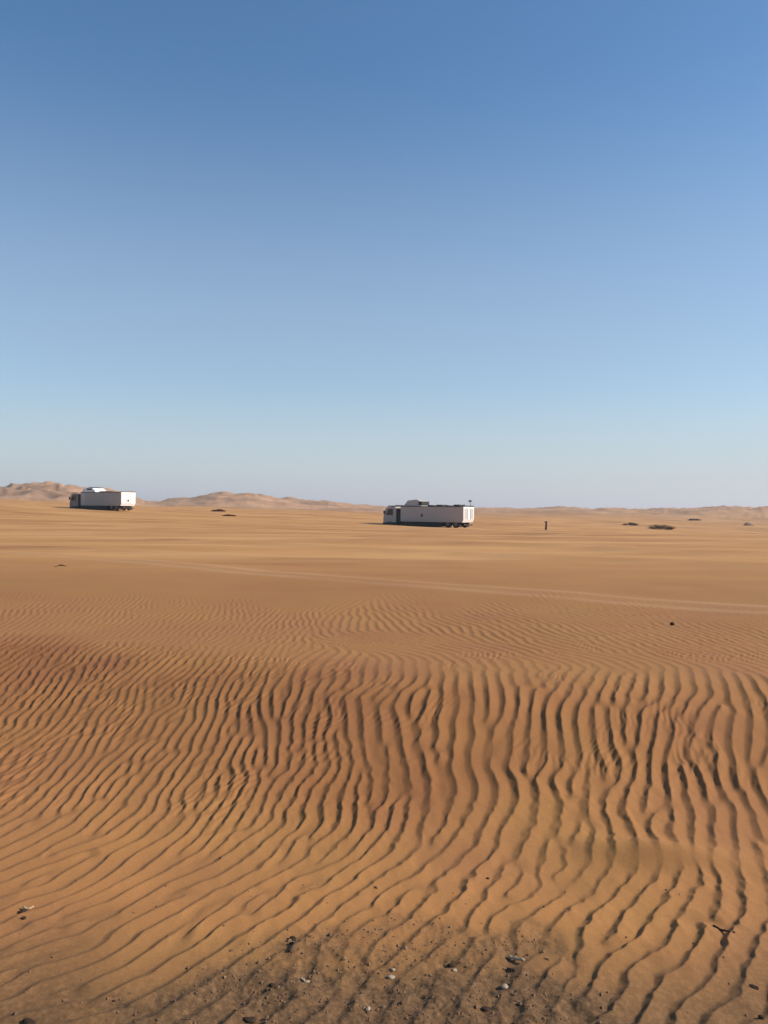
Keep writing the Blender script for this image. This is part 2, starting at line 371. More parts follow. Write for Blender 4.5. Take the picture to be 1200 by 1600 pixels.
def patch_mask(X, Y):
    """trodden, gravelly sand just in front of the camera"""
    d = ((X - 0.02) / 0.72) ** 2 + ((Y - 2.22) / 0.50) ** 2
    d = d + 1.1 * fbm(X * 4.1, Y * 4.1, 4, 61, .6)
    return sst(1.3, 0.1, d)

LEE = 0.31
def ripple_z(X, Y):
    z = np.zeros_like(X)
    m = (Y > 1.4) & (Y < 11.4) & (np.abs(X) < 5.1)
    x, y = X[m], Y[m]
    rough = 0.5 + 0.85 * sst(-.2, .35, fbm(x * 0.9 + 3, y * 0.9, 2, 77))
    wx = x + rough * (0.0085 * fbm(x * 19, y * 19, 2, 73) + 0.011 * fbm(x * 7.5, y * 7.5, 1, 72)); wy = y + rough * 0.010 * fbm(x * 15 + 40, y * 15, 2, 75)
    a = bicubic(A, wx, wy)
    am = bicubic(AMP, wx, wy)
    l = lam(x, y)
    t = np.angle(a) / (2 * math.pi)
    st = np.where(t >= 0, t, t + 1)                  # 0 at the crest, growing down the sunward side
    lee = LEE + 0.10 * sst(3.1, 3.8, y + 0.12 * x)
    p1 = np.clip(1 - st / (1 - lee), 0, 1) ** 1.25
    p2 = np.clip((st - (1 - lee)) / lee, 0, 1) ** 1.52
    p = np.where(st < 1 - lee, p1, p2)
    face = sst(3.1, 3.8, y + 0.12 * x)
    H = (0.134 + 0.034 * face + 0.014 * sst(3.3, 2.6, y)) * l * np.clip(am, 0, 1.1)
    # smooth hollows without ripples, trodden patch, fading beyond the crest
    pm = patch_mask(x, y)
    bare = 0.8 * np.exp(-((x - 0.70) / 0.15) ** 2 - ((y - 2.98) / 0.12) ** 2) + np.exp(-((x - 1.12) / 0.30) ** 2 - ((y - 3.18) / 0.06) ** 2)
    H = H * (1 - 0.55 * pm) * (1 - 0.85 * np.clip(bare, 0, 1))
    yc = 5.15 + 1.3 * sst(0.5, -2.6, x) + 0.10 * np.sin(x * 1.3)
    H = H * (1 - 0.75 * sst(-0.55, 0.2, y - yc) + 0.22 * sst(0.2, 1.2, y - yc)) * sst(11.3, 8.0, y) * sst(5.1, 4.4, np.abs(x))
    H = H * (0.86 + 0.45 * fbm(x * 4.2, y * 3.4, 3, 71))
    zz = H * p
    # small clods and footprints of the patch
    c = fbm(x * 26, y * 26, 3, 81, 0.6); c2 = fbm(x * 9, y * 9, 2, 83)
    zz = zz + pm * (0.0075 * np.clip(c, -0.3, 1) + 0.010 * c2)
    zz = zz + 0.0012 * fbm(x * 11, y * 11, 3, 91) * sst(8, 5, y)
    # secondary wrinkles riding on the ripples of the face
    zz = zz + (0.0021 + 0.0009 * sst(.6, -.5, x)) * np.sin(2 * math.pi * (x * 0.88 - y * .40 + .07 * fbm(x * 4, y * 4, 3, 97)) / 0.040) * sst(.0, .5, fbm(x * 2.6, y * 2.2, 3, 99) + 0.24 * sst(.6, -.6, x)) * sst(3.2, 3.8, y) * sst(7, 5.5, y)
    z[m] = zz
    return z

# ------------------------------------------------------------------ ground sheet: one mesh from behind the camera to the horizon
def new_obj(name, me, mat=None, parent=None, **props):
    o = bpy.data.objects.new(name, me)
    COL.objects.link(o)
    if mat is not None and me is not None: me.materials.append(mat)
    if parent is not None: o.parent = parent
    for k, v in props.items(): o[k] = v
    return o

def mat_new(name):
    m = bpy.data.materials.new(name); m.use_nodes = True
    nt = m.node_tree
    b = nt.nodes['Principled BSDF']
    return m, nt, b

def N(nt, typ, **kw):
    n = nt.nodes.new(typ)
    for k, v in kw.items(): setattr(n, k, v)
    return n

def sand_material():
    m, nt, b = mat_new('desert_sand')
    L = nt.links
    co = N(nt, 'ShaderNodeNewGeometry')
    def noise(scale, detail, rough=0.55, stretch=None):
        n = N(nt, 'ShaderNodeTexNoise'); n.inputs['Scale'].default_value = scale; n.inputs['Detail'].default_value = detail
        n.inputs['Roughness'].default_value = rough
        if stretch:
            mp = N(nt, 'ShaderNodeMapping'); mp.inputs['Scale'].default_value = stretch[0]; mp.inputs['Rotation'].default_value = (0, 0, stretch[1])
            L.new(co.outputs['Position'], mp.inputs[0]); L.new(mp.outputs[0], n.inputs['Vector'])
        else: L.new(co.outputs['Position'], n.inputs['Vector'])
        return n
    def ramp(src, stops):
        r = N(nt, 'ShaderNodeValToRGB'); cr = r.color_ramp
        cr.elements[0].position, cr.elements[0].color = stops[0][0], (*stops[0][1], 1)
        cr.elements[1].position, cr.elements[1].color = stops[-1][0], (*stops[-1][1], 1)
        for p, c in stops[1:-1]:
            e = cr.elements.new(p); e.color = (*c, 1)
        L.new(src, r.inputs[0]); return r
    def mix(fac, a, bb, typ='MIX'):
        x = N(nt, 'ShaderNodeMix', data_type='RGBA', blend_type=typ)
        if isinstance(fac, float): x.inputs[0].default_value = fac
        else: L.new(fac, x.inputs[0])
        L.new(a, x.inputs[6]) if not isinstance(a, tuple) else setattr(x.inputs[6], 'default_value', a)
        L.new(bb, x.inputs[7]) if not isinstance(bb, tuple) else setattr(x.inputs[7], 'default_value', bb)
        return x.outputs[2]
    big = ramp(noise(0.9, 3).outputs[0], [(0.34, (0.345, 0.171, 0.056)), (0.5, (0.345, 0.162, 0.057)), (0.68, (0.330, 0.150, 0.059))])
    streak = ramp(noise(1.0, 4, 0.6, ((0.05, 0.26, 1), 0.62)).outputs[0], [(0.33, (0.325, 0.150, 0.056)), (0.46, (0.450, 0.222, 0.076)), (0.62, (0.56, 0.298, 0.115))])
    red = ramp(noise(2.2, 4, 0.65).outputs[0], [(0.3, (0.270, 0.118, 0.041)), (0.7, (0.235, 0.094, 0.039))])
    at = N(nt, 'ShaderNodeAttribute', attribute_name='zone')   # x: far plain, y: gravelly patch plus painted near darkening, z: far dunes
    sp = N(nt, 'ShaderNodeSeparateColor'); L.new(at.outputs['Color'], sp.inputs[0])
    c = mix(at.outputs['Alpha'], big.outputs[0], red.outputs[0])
    c = mix(sp.outputs[0], c, streak.outputs[0])
    tk = N(nt, 'ShaderNodeAttribute', attribute_name='track')
    c = mix(tk.outputs['Fac'], c, (0.50, 0.285, 0.145, 1))
    grain = ramp(noise(190, 4, 0.8).outputs[0], [(0.3, (0.72, 0.72, 0.72)), (0.7, (1.22, 1.20, 1.18))])
    speck = N(nt, 'ShaderNodeTexVoronoi'); speck.inputs['Scale'].default_value = 260; L.new(co.outputs['Position'], speck.inputs['Vector'])
    c = mix(0.9, c, grain.outputs[0], 'MULTIPLY')
    coarse_and_dim = ramp(noise(55, 4, 0.75).outputs[0], [(0.28, (0.085, 0.048, 0.023)), (0.5, (0.145, 0.080, 0.038)), (0.66, (0.22, 0.120, 0.055)), (0.8, (0.30, 0.155, 0.065))])  # gravel tones, also used for the painted darkening close to the camera
    c = mix(sp.outputs[1], c, coarse_and_dim.outputs[0])
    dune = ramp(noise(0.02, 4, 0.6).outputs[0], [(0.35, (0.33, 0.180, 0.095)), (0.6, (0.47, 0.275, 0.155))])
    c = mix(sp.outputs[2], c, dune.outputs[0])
    L.new(c, b.inputs['Base Color'])
    b.inputs['Roughness'].default_value = 0.92
    b.inputs['Specular IOR Level'].default_value = 0.15
    bp = N(nt, 'ShaderNodeBump'); bp.inputs['Strength'].default_value = 0.35; bp.inputs['Distance'].default_value = 0.0022
    nz = noise(170, 4, 0.7)
    L.new(nz.outputs[0], bp.inputs['Height']); L.new(bp.outputs[0], b.inputs['Normal'])
    return m
M_SAND = sand_material()

def build_ground():
    ucore = np.linspace(-0.53, 0.53, 960)
    uo = 0.53 * np.power(26.0 / 0.53, np.linspace(0, 1, 95)[1:] ** 1.35)
    u = np.concatenate([-uo[::-1], ucore, uo])
    # rows: even steps in the view, finer on the near side, coarse behind the camera
    drop = np.linspace(1.40 / 1.75, 1.06 / 13.0, 690)                # tan of the depression angle
    y1 = 1.28 / drop
    y1 = np.interp(np.linspace(0, 1, 690), np.linspace(0, 1, 690), y1)
    y2 = np.geomspace(y1[-1], 3200, 330)[1:]
    y3 = np.geomspace(3200, 24000, 24)[1:]
    y0 = -np.geomspace(0.05, 400, 26)[::-1]
    y00 = np.linspace(0.2, y1[0], 14)[:-1]
    Yr = np.concatenate([y0, y00, y1, y2, y3])
    wdt = np.sqrt(Yr ** 2 + 1.9 ** 2)
    wdt = np.where(Yr < 0, np.sqrt(Yr ** 2 + 1.9 ** 2), wdt)
    X = u[None, :] * wdt[:, None]
    Y = np.repeat(Yr[:, None], len(u), 1)
    Z = ground_z(X, Y)
    Z = Z + ripple_z(X, Y)
    Z = np.where(Y > 2600, Z * 0 - 3.0, Z) if False else Z
    nr, nc = X.shape
    co = np.stack([X, Y, Z], -1).reshape(-1, 3).astype(np.float32)
    me = bpy.data.meshes.new('sand')
    me.vertices.add(nr * nc)
    me.vertices.foreach_set('co', co.ravel())
    i = np.arange(nr - 1)[:, None] * nc + np.arange(nc - 1)[None, :]
    q = np.stack([i, i + 1, i + nc + 1, i + nc], -1).reshape(-1, 4).astype(np.int32)
    me.loops.add(q.size); me.loops.foreach_set('vertex_index', q.ravel())
    me.polygons.add(len(q)); me.polygons.foreach_set('loop_start', np.arange(0, q.size, 4, dtype=np.int32))
    me.polygons.foreach_set('use_smooth', np.ones(len(q), dtype=bool))
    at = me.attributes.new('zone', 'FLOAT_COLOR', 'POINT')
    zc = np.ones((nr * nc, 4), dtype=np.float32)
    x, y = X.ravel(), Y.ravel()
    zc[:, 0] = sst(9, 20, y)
    near = sst(2.85, 2.05, y + 0.34 * fbm(x * 1.6, y * 1.6, 3, 67))  # darkening towards the bottom of the view, painted into the sand colour
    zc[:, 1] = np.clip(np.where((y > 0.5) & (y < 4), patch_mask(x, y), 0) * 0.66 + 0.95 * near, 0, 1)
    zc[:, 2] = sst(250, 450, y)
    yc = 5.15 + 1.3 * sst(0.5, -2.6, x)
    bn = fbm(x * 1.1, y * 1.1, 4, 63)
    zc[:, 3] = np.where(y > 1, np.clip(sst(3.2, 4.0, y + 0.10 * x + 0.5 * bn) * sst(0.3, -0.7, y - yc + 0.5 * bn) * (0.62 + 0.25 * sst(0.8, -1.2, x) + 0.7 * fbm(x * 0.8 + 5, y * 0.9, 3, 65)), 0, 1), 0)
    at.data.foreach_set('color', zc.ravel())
    tr = me.attributes.new('track', 'FLOAT', 'POINT')
    tr.data.foreach_set('value', (0.6 * np.where((y > 6) & (y < 120), tracks(x, y), 0)).astype(np.float32))
    me.update(calc_edges=True)
    return new_obj('desert_sand_ground', me, M_SAND, kind='structure')
build_ground()


# ------------------------------------------------------------------ plain materials
def plain(name, col, rough=0.6, metal=0.0, var=0.12, scale=3.0, spec=0.4, bump=0.0):
    m, nt, b = mat_new(name)
    tc = N(nt, 'ShaderNodeTexCoord')
    n = N(nt, 'ShaderNodeTexNoise'); n.inputs['Scale'].default_value = scale; n.inputs['Detail'].default_value = 5
    n.inputs['Roughness'].default_value = 0.65
    nt.links.new(tc.outputs['Object'], n.inputs['Vector'])
    r = N(nt, 'ShaderNodeValToRGB')
    r.color_ramp.elements[0].position = 0.3; r.color_ramp.elements[0].color = (*[c * (1 - var) for c in col], 1)
    r.color_ramp.elements[1].position = 0.7; r.color_ramp.elements[1].color = (*[min(1, c * (1 + var)) for c in col], 1)
    nt.links.new(n.outputs[0], r.inputs[0]); nt.links.new(r.outputs[0], b.inputs['Base Color'])
    b.inputs['Roughness'].default_value = rough; b.inputs['Metallic'].default_value = metal
    b.inputs['Specular IOR Level'].default_value = spec
    if bump:
        bp = N(nt, 'ShaderNodeBump'); bp.inputs['Strength'].default_value = 0.6; bp.inputs['Distance'].default_value = bump
        nt.links.new(n.outputs[0], bp.inputs['Height']); nt.links.new(bp.outputs[0], b.inputs['Normal'])
    return m

def painted(name, col, dust=0.45):
    """vehicle paint with sand dust thickening towards the bottom"""
    m, nt, b = mat_new(name)
    L = nt.links
    tc = N(nt, 'ShaderNodeTexCoord'); sp = N(nt, 'ShaderNodeSeparateXYZ'); L.new(tc.outputs['Object'], sp.inputs[0])
    n = N(nt, 'ShaderNodeTexNoise'); n.inputs['Scale'].default_value = 1.3; n.inputs['Detail'].default_value = 6; L.new(tc.outputs['Object'], n.inputs['Vector'])
    mr = N(nt, 'ShaderNodeMapRange'); mr.inputs[1].default_value = 2.4; mr.inputs[2].default_value = 0.3; mr.inputs[3].default_value = 0.0; mr.inputs[4].default_value = 1.0
    L.new(sp.outputs[2], mr.inputs[0])
    mu = N(nt, 'ShaderNodeMath', operation='MULTIPLY'); L.new(mr.outputs[0], mu.inputs[0]); L.new(n.outputs[0], mu.inputs[1])
    m2 = N(nt, 'ShaderNodeMath', operation='MULTIPLY'); L.new(mu.outputs[0], m2.inputs[0]); m2.inputs[1].default_value = dust * 1.6
    mx = N(nt, 'ShaderNodeMix', data_type='RGBA'); L.new(m2.outputs[0], mx.inputs[0])
    mx.inputs[6].default_value = (*col, 1); mx.inputs[7].default_value = (0.38, 0.23, 0.13, 1)
    L.new(mx.outputs[2], b.inputs['Base Color']); b.inputs['Roughness'].default_value = 0.5
    return m

M_WHITE = painted('white_paint', (0.84, 0.83, 0.80), 0.12)
M_GREY = painted('grey_panel_paint', (0.34, 0.325, 0.30), 0.2)
M_TAUPE = painted('taupe_panel_paint', (0.42, 0.365, 0.33), 0.25)
M_PALEGREY = painted('pale_grey_paint', (0.42, 0.40, 0.37), 0.3)
M_DARKGREY = painted('dark_grey_cab_paint', (0.19, 0.165, 0.15), 0.3)
M_BLACK = plain('black_plastic', (0.018, 0.016, 0.015), 0.7)
M_GLASS = plain('dark_window_glass', (0.012, 0.013, 0.015), 0.12, spec=0.6)
M_RUBBER = plain('tyre_rubber', (0.022, 0.020, 0.019), 0.9)
M_STEEL = plain('dusty_steel', (0.16, 0.13, 0.11), 0.6, 0.5)
M_RED = plain('tail_lamp_plastic', (0.30, 0.02, 0.015), 0.3)
M_LAMP = plain('lamp_glass', (0.6, 0.6, 0.58), 0.15)
M_WOOD = plain('weathered_dark_wood', (0.050, 0.034, 0.024), 0.9, scale=14, var=0.35, bump=0.01)
M_PEBD = plain('dark_stone', (0.045, 0.028, 0.018), 0.95, spec=0.1, scale=60, var=0.35, bump=0.002)
M_PEBP = plain('pale_stone', (0.31, 0.23, 0.155), 0.7, scale=60, var=0.25, bump=0.002)
M_TWIGD = plain('dark_dry_twig', (0.055, 0.032, 0.020), 0.9, scale=80, var=0.4, bump=0.001)
M_TWIGP = plain('bleached_twig', (0.40, 0.29, 0.18), 0.85, scale=80, var=0.3, bump=0.001)
M_LEAF = plain('dry_shrub_leaf', (0.055, 0.020, 0.009), 0.98, spec=0.1, scale=5, var=0.45)
M_BARK = plain('shrub_bark', (0.04, 0.022, 0.013), 0.9, scale=12, var=0.3)
M_HUMP = plain('sunlit_hump_sand', (0.42, 0.27, 0.16), 0.9, scale=2.5, var=0.3, bump=0.05)  # paleness stands in for sun on a dune bump
M_GRIT = plain('mixed_grit', (0.17, 0.098, 0.052), 0.9, scale=23, var=0.7)

def empty(name, loc, rz=0, **props):
    o = new_obj(name, None, None, None, **props)
    o.location = loc; o.rotation_euler = (0, 0, rz)
    o.empty_display_size = 0.3
    return o

def bm_box(bm, x0, x1, y0, y1, z0, z1, taper=None, bevel=0.0):
    vs_ = [bm.verts.new((x, y, z)) for z in (z0, z1) for y in (y0, y1) for x in (x0, x1)]
    if taper: taper(vs_)
    f = [(0, 2, 3, 1), (4, 5, 7, 6), (0, 1, 5, 4), (2, 6, 7, 3), (0, 4, 6, 2), (1, 3, 7, 5)]
    fs = [bm.faces.new([vs_[i] for i in q]) for q in f]
    if bevel:
        es = list({e for q in fs for e in q.edges})
        bmesh.ops.bevel(bm, geom=es, offset=bevel, segments=2, profile=0.6, affect='EDGES')
    return vs_

def bm_prism(bm, pts, y0, y1, bevel=0.0):
    """outline in x,z pushed along y"""
    a = [bm.verts.new((x, y0, z)) for x, z in pts]; b = [bm.verts.new((x, y1, z)) for x, z in pts]
    fs = [bm.faces.new(a), bm.faces.new(b[::-1])]
    n = len(pts)
    for i in range(n): fs.append(bm.faces.new((a[i], b[i], b[(i + 1) % n], a[(i + 1) % n])))
    if bevel:
        es = list({e for q in fs for e in q.edges})
        bmesh.ops.bevel(bm, geom=es, offset=bevel, segments=2, profile=0.6, affect='EDGES')

def bm_cyl(bm, c, axis, r, length, seg=20, r2=None, bevel=0.0):
    z = Vector(axis).normalized(); q = z.to_track_quat('Z', 'Y').to_matrix().to_4x4()
    M = Matrix.Translation(c) @ q
    res = bmesh.ops.create_cone(bm, cap_ends=True, segments=seg, radius1=r, radius2=r if r2 is None else r2, depth=length, matrix=M)
    return res['verts']

def part(name, fn, mat, parent=None, smooth=False, **props):
    bm = bmesh.new(); fn(bm)
    bmesh.ops.recalc_face_normals(bm, faces=bm.faces)
    me = bpy.data.meshes.new(name); bm.to_mesh(me); bm.free()
    if smooth:
        for p in me.polygons: p.use_smooth = True
    return new_obj(name, me, mat, parent, **props)

# ------------------------------------------------------------------ the two trucks
def make_truck(loc, theta, side_mat, label, variant):
    t = empty('box_truck', loc, math.pi - theta, label=label, category='truck', group='trucks parked on the open desert plain')
    W = 1.32; F = 5.75; ZB = 0.66; ZT = 2.66 if variant == 1 else 2.54
    XB0, XB1 = -5.70, 3.10
    part('chassis', lambda b: [bm_box(b, -5.5, 5.3, s * 0.5 - 0.08, s * 0.5 + 0.08, 0.34, ZB - 0.005) for s in (-1, 1)] +
         [bm_box(b, x, x + 0.1, -0.4, 0.4, 0.35, 0.44) for x in (-5, -3, -1, 1, 3, 4.6)], M_BLACK, t)
    # rear of the box draws in towards the bottom
    def body(b):
        bm_prism(b, [(XB0 + 0.16, ZB), (XB0, ZB + 0.34), (XB0, ZT - 0.10), (XB0 + 0.06, ZT), (XB1, ZT), (XB1, ZB)], -W, W, 0.03)
    part('box_body', body, side_mat, t)
    for s in (-1, 1):
        def rail(b, s=s): bm_box(b, XB0 + 0.05, XB1 + 0.02, s * (W + 0.004) - 0.02, s * (W + 0.004) + 0.02, ZT - 0.07, ZT + 0.03)
        part('top_rail', rail, M_STEEL, t)
        def skirt(b, s=s):
            bm_box(b, -2.75, 2.9, s * (W - 0.05) - 0.02, s * (W - 0.05) + 0.02, 0.08, ZB + 0.04)
        part('side_skirt', skirt, M_BLACK, t)
        # upright seams of the side panels
        for x in np.linspace(XB0 + 1.2, XB1 - 1.0, 6):
            def seam(b, s=s, x=x): bm_box(b, x - 0.02, x + 0.02, s * W - 0.010, s * W + 0.010, ZB + 0.08, ZT - 0.09)
            part('panel_seam', seam, side_mat, t)
    def pale(b): bm_box(b, 2.1, 3.06, W - 0.004, W + 0.012, ZB + 0.12, ZT - 0.12)
    part('front_panel', pale, M_PALEGREY, t)
    # rear doors
    for s in (-1, 1):
        def door(b, s=s): bm_box(b, XB0 - 0.035, XB0 + 0.0, min(s * 0.02, s * (W - 0.09)), max(s * 0.02, s * (W - 0.09)), ZB + 0.36, ZT - 0.18, bevel=0.012)
        d = part('rear_door', door, M_WHITE, t)
        def rod(b, s=s): bm_cyl(b, (XB0 - 0.05, s * 0.35, (ZB + ZT) / 2 + 0.09), (0, 0, 1), 0.016, ZT - ZB - 0.6, 8)
        part('lock_rod', rod, M_STEEL, d)
        if variant == 2:
            for k in range(3):
                def rib(b, s=s, k=k): bm_box(b, XB0 - 0.06, XB0 - 0.033, s * (0.5 + 0.25 * k) - 0.03, s * (0.5 + 0.25 * k) + 0.03, ZB + 0.42, ZT - 0.24)
                part('door_rib', rib, M_STEEL, d)
    def frame(b):
        bm_box(b, XB0 - 0.02, XB0 + 0.03, -W + 0.01, W - 0.01, ZT - 0.15, ZT - 0.02)
        for s in (-1, 1): bm_box(b, XB0 - 0.018, XB0 + 0.03, s * (W - 0.045) - 0.035, s * (W - 0.045) + 0.035, ZB + 0.35, ZT - 0.152)
    part('rear_frame', frame, M_WHITE, t)
    def lower(b): bm_prism(b, [(XB0 - 0.022, ZB + 0.345), (XB0 + 0.14, ZB + 0.0), (XB0 + 0.17, ZB + 0.01), (XB0 + 0.01, ZB + 0.35)], -W + 0.02, W - 0.02)
    part('rear_apron', lower, M_WHITE, t)
    if variant == 1:
        def emblem(b):
            bm_cyl(b, (XB0 - 0.043, 0.05, 1.42), (1, 0, 0), 0.16, 0.012, 20)
        e = part('door_emblem', emblem, M_BLACK, t)
    def lip(b): bm_box(b, XB0 - 0.05, XB0 + 0.12, -W, W, ZT + 0.012, ZT + 0.13, bevel=0.02)
    part('roof_lip', lip, M_STEEL if variant == 1 else M_BLACK, t)
    def bumper(b): bm_box(b, XB0 - 0.02, XB0 + 0.12, -1.1, 1.1, 0.30, 0.42, bevel=0.02)
    part('rear_bumper', bumper, M_BLACK, t)
    for s in (-1, 1):
        def tl(b, s=s): bm_box(b, XB0 - 0.045, XB0 - 0.022, s * 0.9 - 0.14, s * 0.9 + 0.14, 0.32, 0.40)
        part('tail_light', tl, M_RED, t)
        def flap(b, s=s): bm_box(b, XB0 + 0.55, XB0 + 0.58, s * 0.95 - 0.3, s * 0.95 + 0.3, 0.10, 0.44)
        part('mud_flap', flap, M_BLACK, t)
    # cab
    def cab(b):
        bm_prism(b, [(3.85, 0.52), (3.85, 2.38), (4.05, 2.50), (5.15, 2.46), (5.45, 2.20), (5.68, 1.38), (F, 0.95), (F, 0.50), (5.3, 0.42)], -1.22, 1.22, 0.05)
    c = part('cab', cab, M_DARKGREY if variant == 1 else M_TAUPE, t)
    def wind(b): bm_prism(b, [(5.47, 2.17), (5.49, 2.17), (5.71, 1.40), (5.69, 1.40)], -1.08, 1.08)
    part('windscreen', wind, M_GLASS, c)
    for s in (-1, 1):
        def dr(b, s=s): bm_prism(b, [(4.15, 0.62), (4.15, 2.34), (5.08, 2.30), (5.42, 1.40), (5.42, 0.62)], s * 1.222 - 0.012, s * 1.222 + 0.012)
        d = part('cab_door', dr, M_DARKGREY if variant == 1 else M_TAUPE, t)
        def wi(b, s=s): bm_prism(b, [(4.26, 1.42), (4.26, 2.24), (5.02, 2.20), (5.32, 1.42)], s * 1.236 - 0.008, s * 1.236 + 0.008)
        part('side_window', wi, M_GLASS, d)
        def hd(b, s=s): bm_box(b, 4.25, 4.42, s * 1.25 - 0.015, s * 1.25 + 0.015, 1.20, 1.25)
        part('door_handle', hd, M_BLACK, d)
        def mir(b, s=s):
            bm_box(b, 5.42, 5.52, s * 1.45 - 0.1, s * 1.45 + 0.1, 1.55, 1.98, bevel=0.02)
            bm_cyl(b, (5.47, s * 1.31, 1.80), (0, 1, 0), 0.015, 0.2, 6)
        part('mirror', mir, M_BLACK, t)
        def hl(b, s=s): bm_box(b, F - 0.012, F + 0.012, s * 0.92 - 0.16, s * 0.92 + 0.16, 0.62, 0.80)
        part('headlight', hl, M_LAMP, t)
        def arch(b, s=s): bm_box(b, 4.0, 5.30, s * 1.19 - 0.05, s * 1.19 + 0.05, 0.30, 0.54)
        part('wheel_arch', arch, M_BLACK, t)
    def gap(b):  # solid black block filling the gap between cab and box
        bm_box(b, 3.16, 3.80, -1.12, 1.12, 0.44, 2.30)
    part('cab_gap_block', gap, M_BLACK, t)
    def fb(b): bm_box(b, F - 0.25, F + 0.06, -1.2, 1.2, 0.28, 0.50, bevel=0.03)
    part('front_bumper', fb, M_BLACK, t)
    for s in (-1, 1):
        for x in (4.75, -3.55, -4.62):
            def tyre(b, s=s, x=x):
                r = 0.46
                bm_cyl(b, (x, s * 1.10, r), (0, 1, 0), r, 0.22, 28)
                bmesh.ops.bevel(b, geom=[e for e in b.edges if len(e.link_faces) == 2 and abs(e.calc_length() - 2 * r * math.sin(math.pi / 28)) < 0.01], offset=0.035, segments=2, affect='EDGES')
            w = part('wheel', tyre, M_RUBBER, t)
            def rim(b, s=s, x=x):
                bm_cyl(b, (x, s * 1.205, 0.46), (0, 1, 0), 0.25, 0.05, 20)
                bm_cyl(b, (x, s * 1.24, 0.46), (0, 1, 0), 0.09, 0.05, 10)
            part('rim', rim, M_STEEL, w)
    def tank(b): bm_box(b, 2.2, 3.1, -1.2, -0.7, 0.15, 0.42, bevel=0.06)
    part('fuel_tank', tank, M_BLACK, t)
    # gear on the roof
    if variant == 1:
        def unit(b): bm_prism(b, [(0.15, ZT + 0.03), (0.35, ZT + 0.30), (0.9, ZT + 0.62), (2.1, ZT + 0.74), (2.85, ZT + 0.55), (3.30, ZT + 0.03)], -1.05, 1.05, 0.08)
        u = part('roof_unit', unit, M_WHITE, t)
        def gr(b):
            bm_prism(b, [(0.95, ZT + 0.66), (1.0, ZT + 0.72), (2.0, ZT + 0.80), (2.1, ZT + 0.76)], -0.85, 0.85)
            bm_box(b, 0.95, 2.05, 1.045, 1.065, ZT + 0.34, ZT + 0.58)
        part('grille', gr, M_BLACK, u)
        for x, w_, h_ in ((-1.0, 0.75, 0.16), (-2.4, 0.55, 0.12)):
            def v(b, x=x, w_=w_, h_=h_): bm_box(b, x - w_, x + w_, -0.7, 0.7, ZT + 0.0, ZT + h_, bevel=0.04)
            part('roof_hatch', v, M_BLACK, t)
    else:
        def unit(b): bm_prism(b, [(0.3, ZT + 0.03), (0.55, ZT + 0.66), (1.0, ZT + 0.86), (2.3, ZT + 0.72), (2.9, ZT + 0.03)], -1.0, 1.0, 0.07)
        u = part('roof_unit', unit, M_PALEGREY, t)
        def gr(b): bm_box(b, 0.22, 0.72, -0.8, 1.02, ZT + 0.16, ZT + 0.62, bevel=0.05)
        part('grille', gr, M_BLACK, u)
        for x, w_, h_ in ((-0.9, 0.42, 0.17), (-2.1, 0.40, 0.22), (-3.3, 0.30, 0.15), (-4.5, 0.42, 0.24)):
            def v(b, x=x, w_=w_, h_=h_): bm_box(b, x - w_, x + w_, -0.6, 0.8, ZT + 0.0, ZT + h_, bevel=0.05)
            part('roof_hatch', v, M_BLACK, t)
        def ant(b):  # slim aerial mast with a box head, gives no light
            bm_cyl(b, (XB0 + 0.25, -0.9, ZT + 0.35), (0.25, 0, 1), 0.03, 0.7, 8)
            bm_box(b, XB0 + 0.12, XB0 + 0.42, -1.05, -0.75, ZT + 0.60, ZT + 0.78, bevel=0.02)
        part('roof_mast', ant, M_BLACK, t)
        def hn(b): bm_box(b, -0.10, 0.12, W - 0.004, W + 0.03, 1.25, 1.62, bevel=0.01)
        part('side_hatch', hn, M_BLACK, t)
        def rack(b):
            bm_box(b, 4.0, 5.2, -1.0, 1.0, 2.50, 2.62)
            bm_box(b, 4.0, 4.1, -1.0, 1.0, 2.62, 2.70)
        part('cab_rack', rack, M_BLACK, t)
    return t

def at_dist(px, Y):
    X = (px - 600) / FPX * Y
    return X, Y, float(ground_z(X, Y))
x, y, z = at_dist(159, 120)
make_truck((x, y, z - 0.10), math.radians(31), M_GREY, 'grey box truck with white rear and white roof dome, parked before the tall dunes', 1)
x, y, z = at_dist(668, 99)
make_truck((x, y, z - 0.10), math.radians(34), M_TAUPE, 'taupe box truck with black roof hatches, parked near the middle of the plain', 2)

# ------------------------------------------------------------------ post, shrubs, sunlit hump on the plain
def post():
    x, y = unproject([853], [828])[0]
    s = y / FPX
    t = empty('marker_post', (x, y, float(ground_z(x, y)) - 0.05), 0.4, label='short dark wooden post standing alone in the sand right of the trucks', category='post')
    h = 13.5 * s + 0.05; r = 1.5 * s
    def st(b):
        prev = None
        for k in range(6):
            q = k / 5; rr = r * (1.1 - 0.2 * q); ox = 0.03 * math.sin(q * 3); 
            ring = [b.verts.new((ox + rr * math.cos(a) * (1 + .12 * math.sin(3 * a + k)), rr * math.sin(a), h * q)) for a in np.linspace(0, 2 * math.pi, 10, endpoint=False)]
            if prev:
                for i in range(10): b.faces.new((prev[i], prev[(i + 1) % 10], ring[(i + 1) % 10], ring[i]))
            else: b.faces.new(ring[::-1])
            prev = ring
        b.faces.new(prev)
    part('stake', st, M_WOOD, t)
    def cap(b): bm_box(b, -r * 1.5, r * 1.5, -r * 1.3, r * 1.3, h - 0.14, h - 0.04, bevel=0.01)
    part('cap', cap, M_WOOD, t)
post()

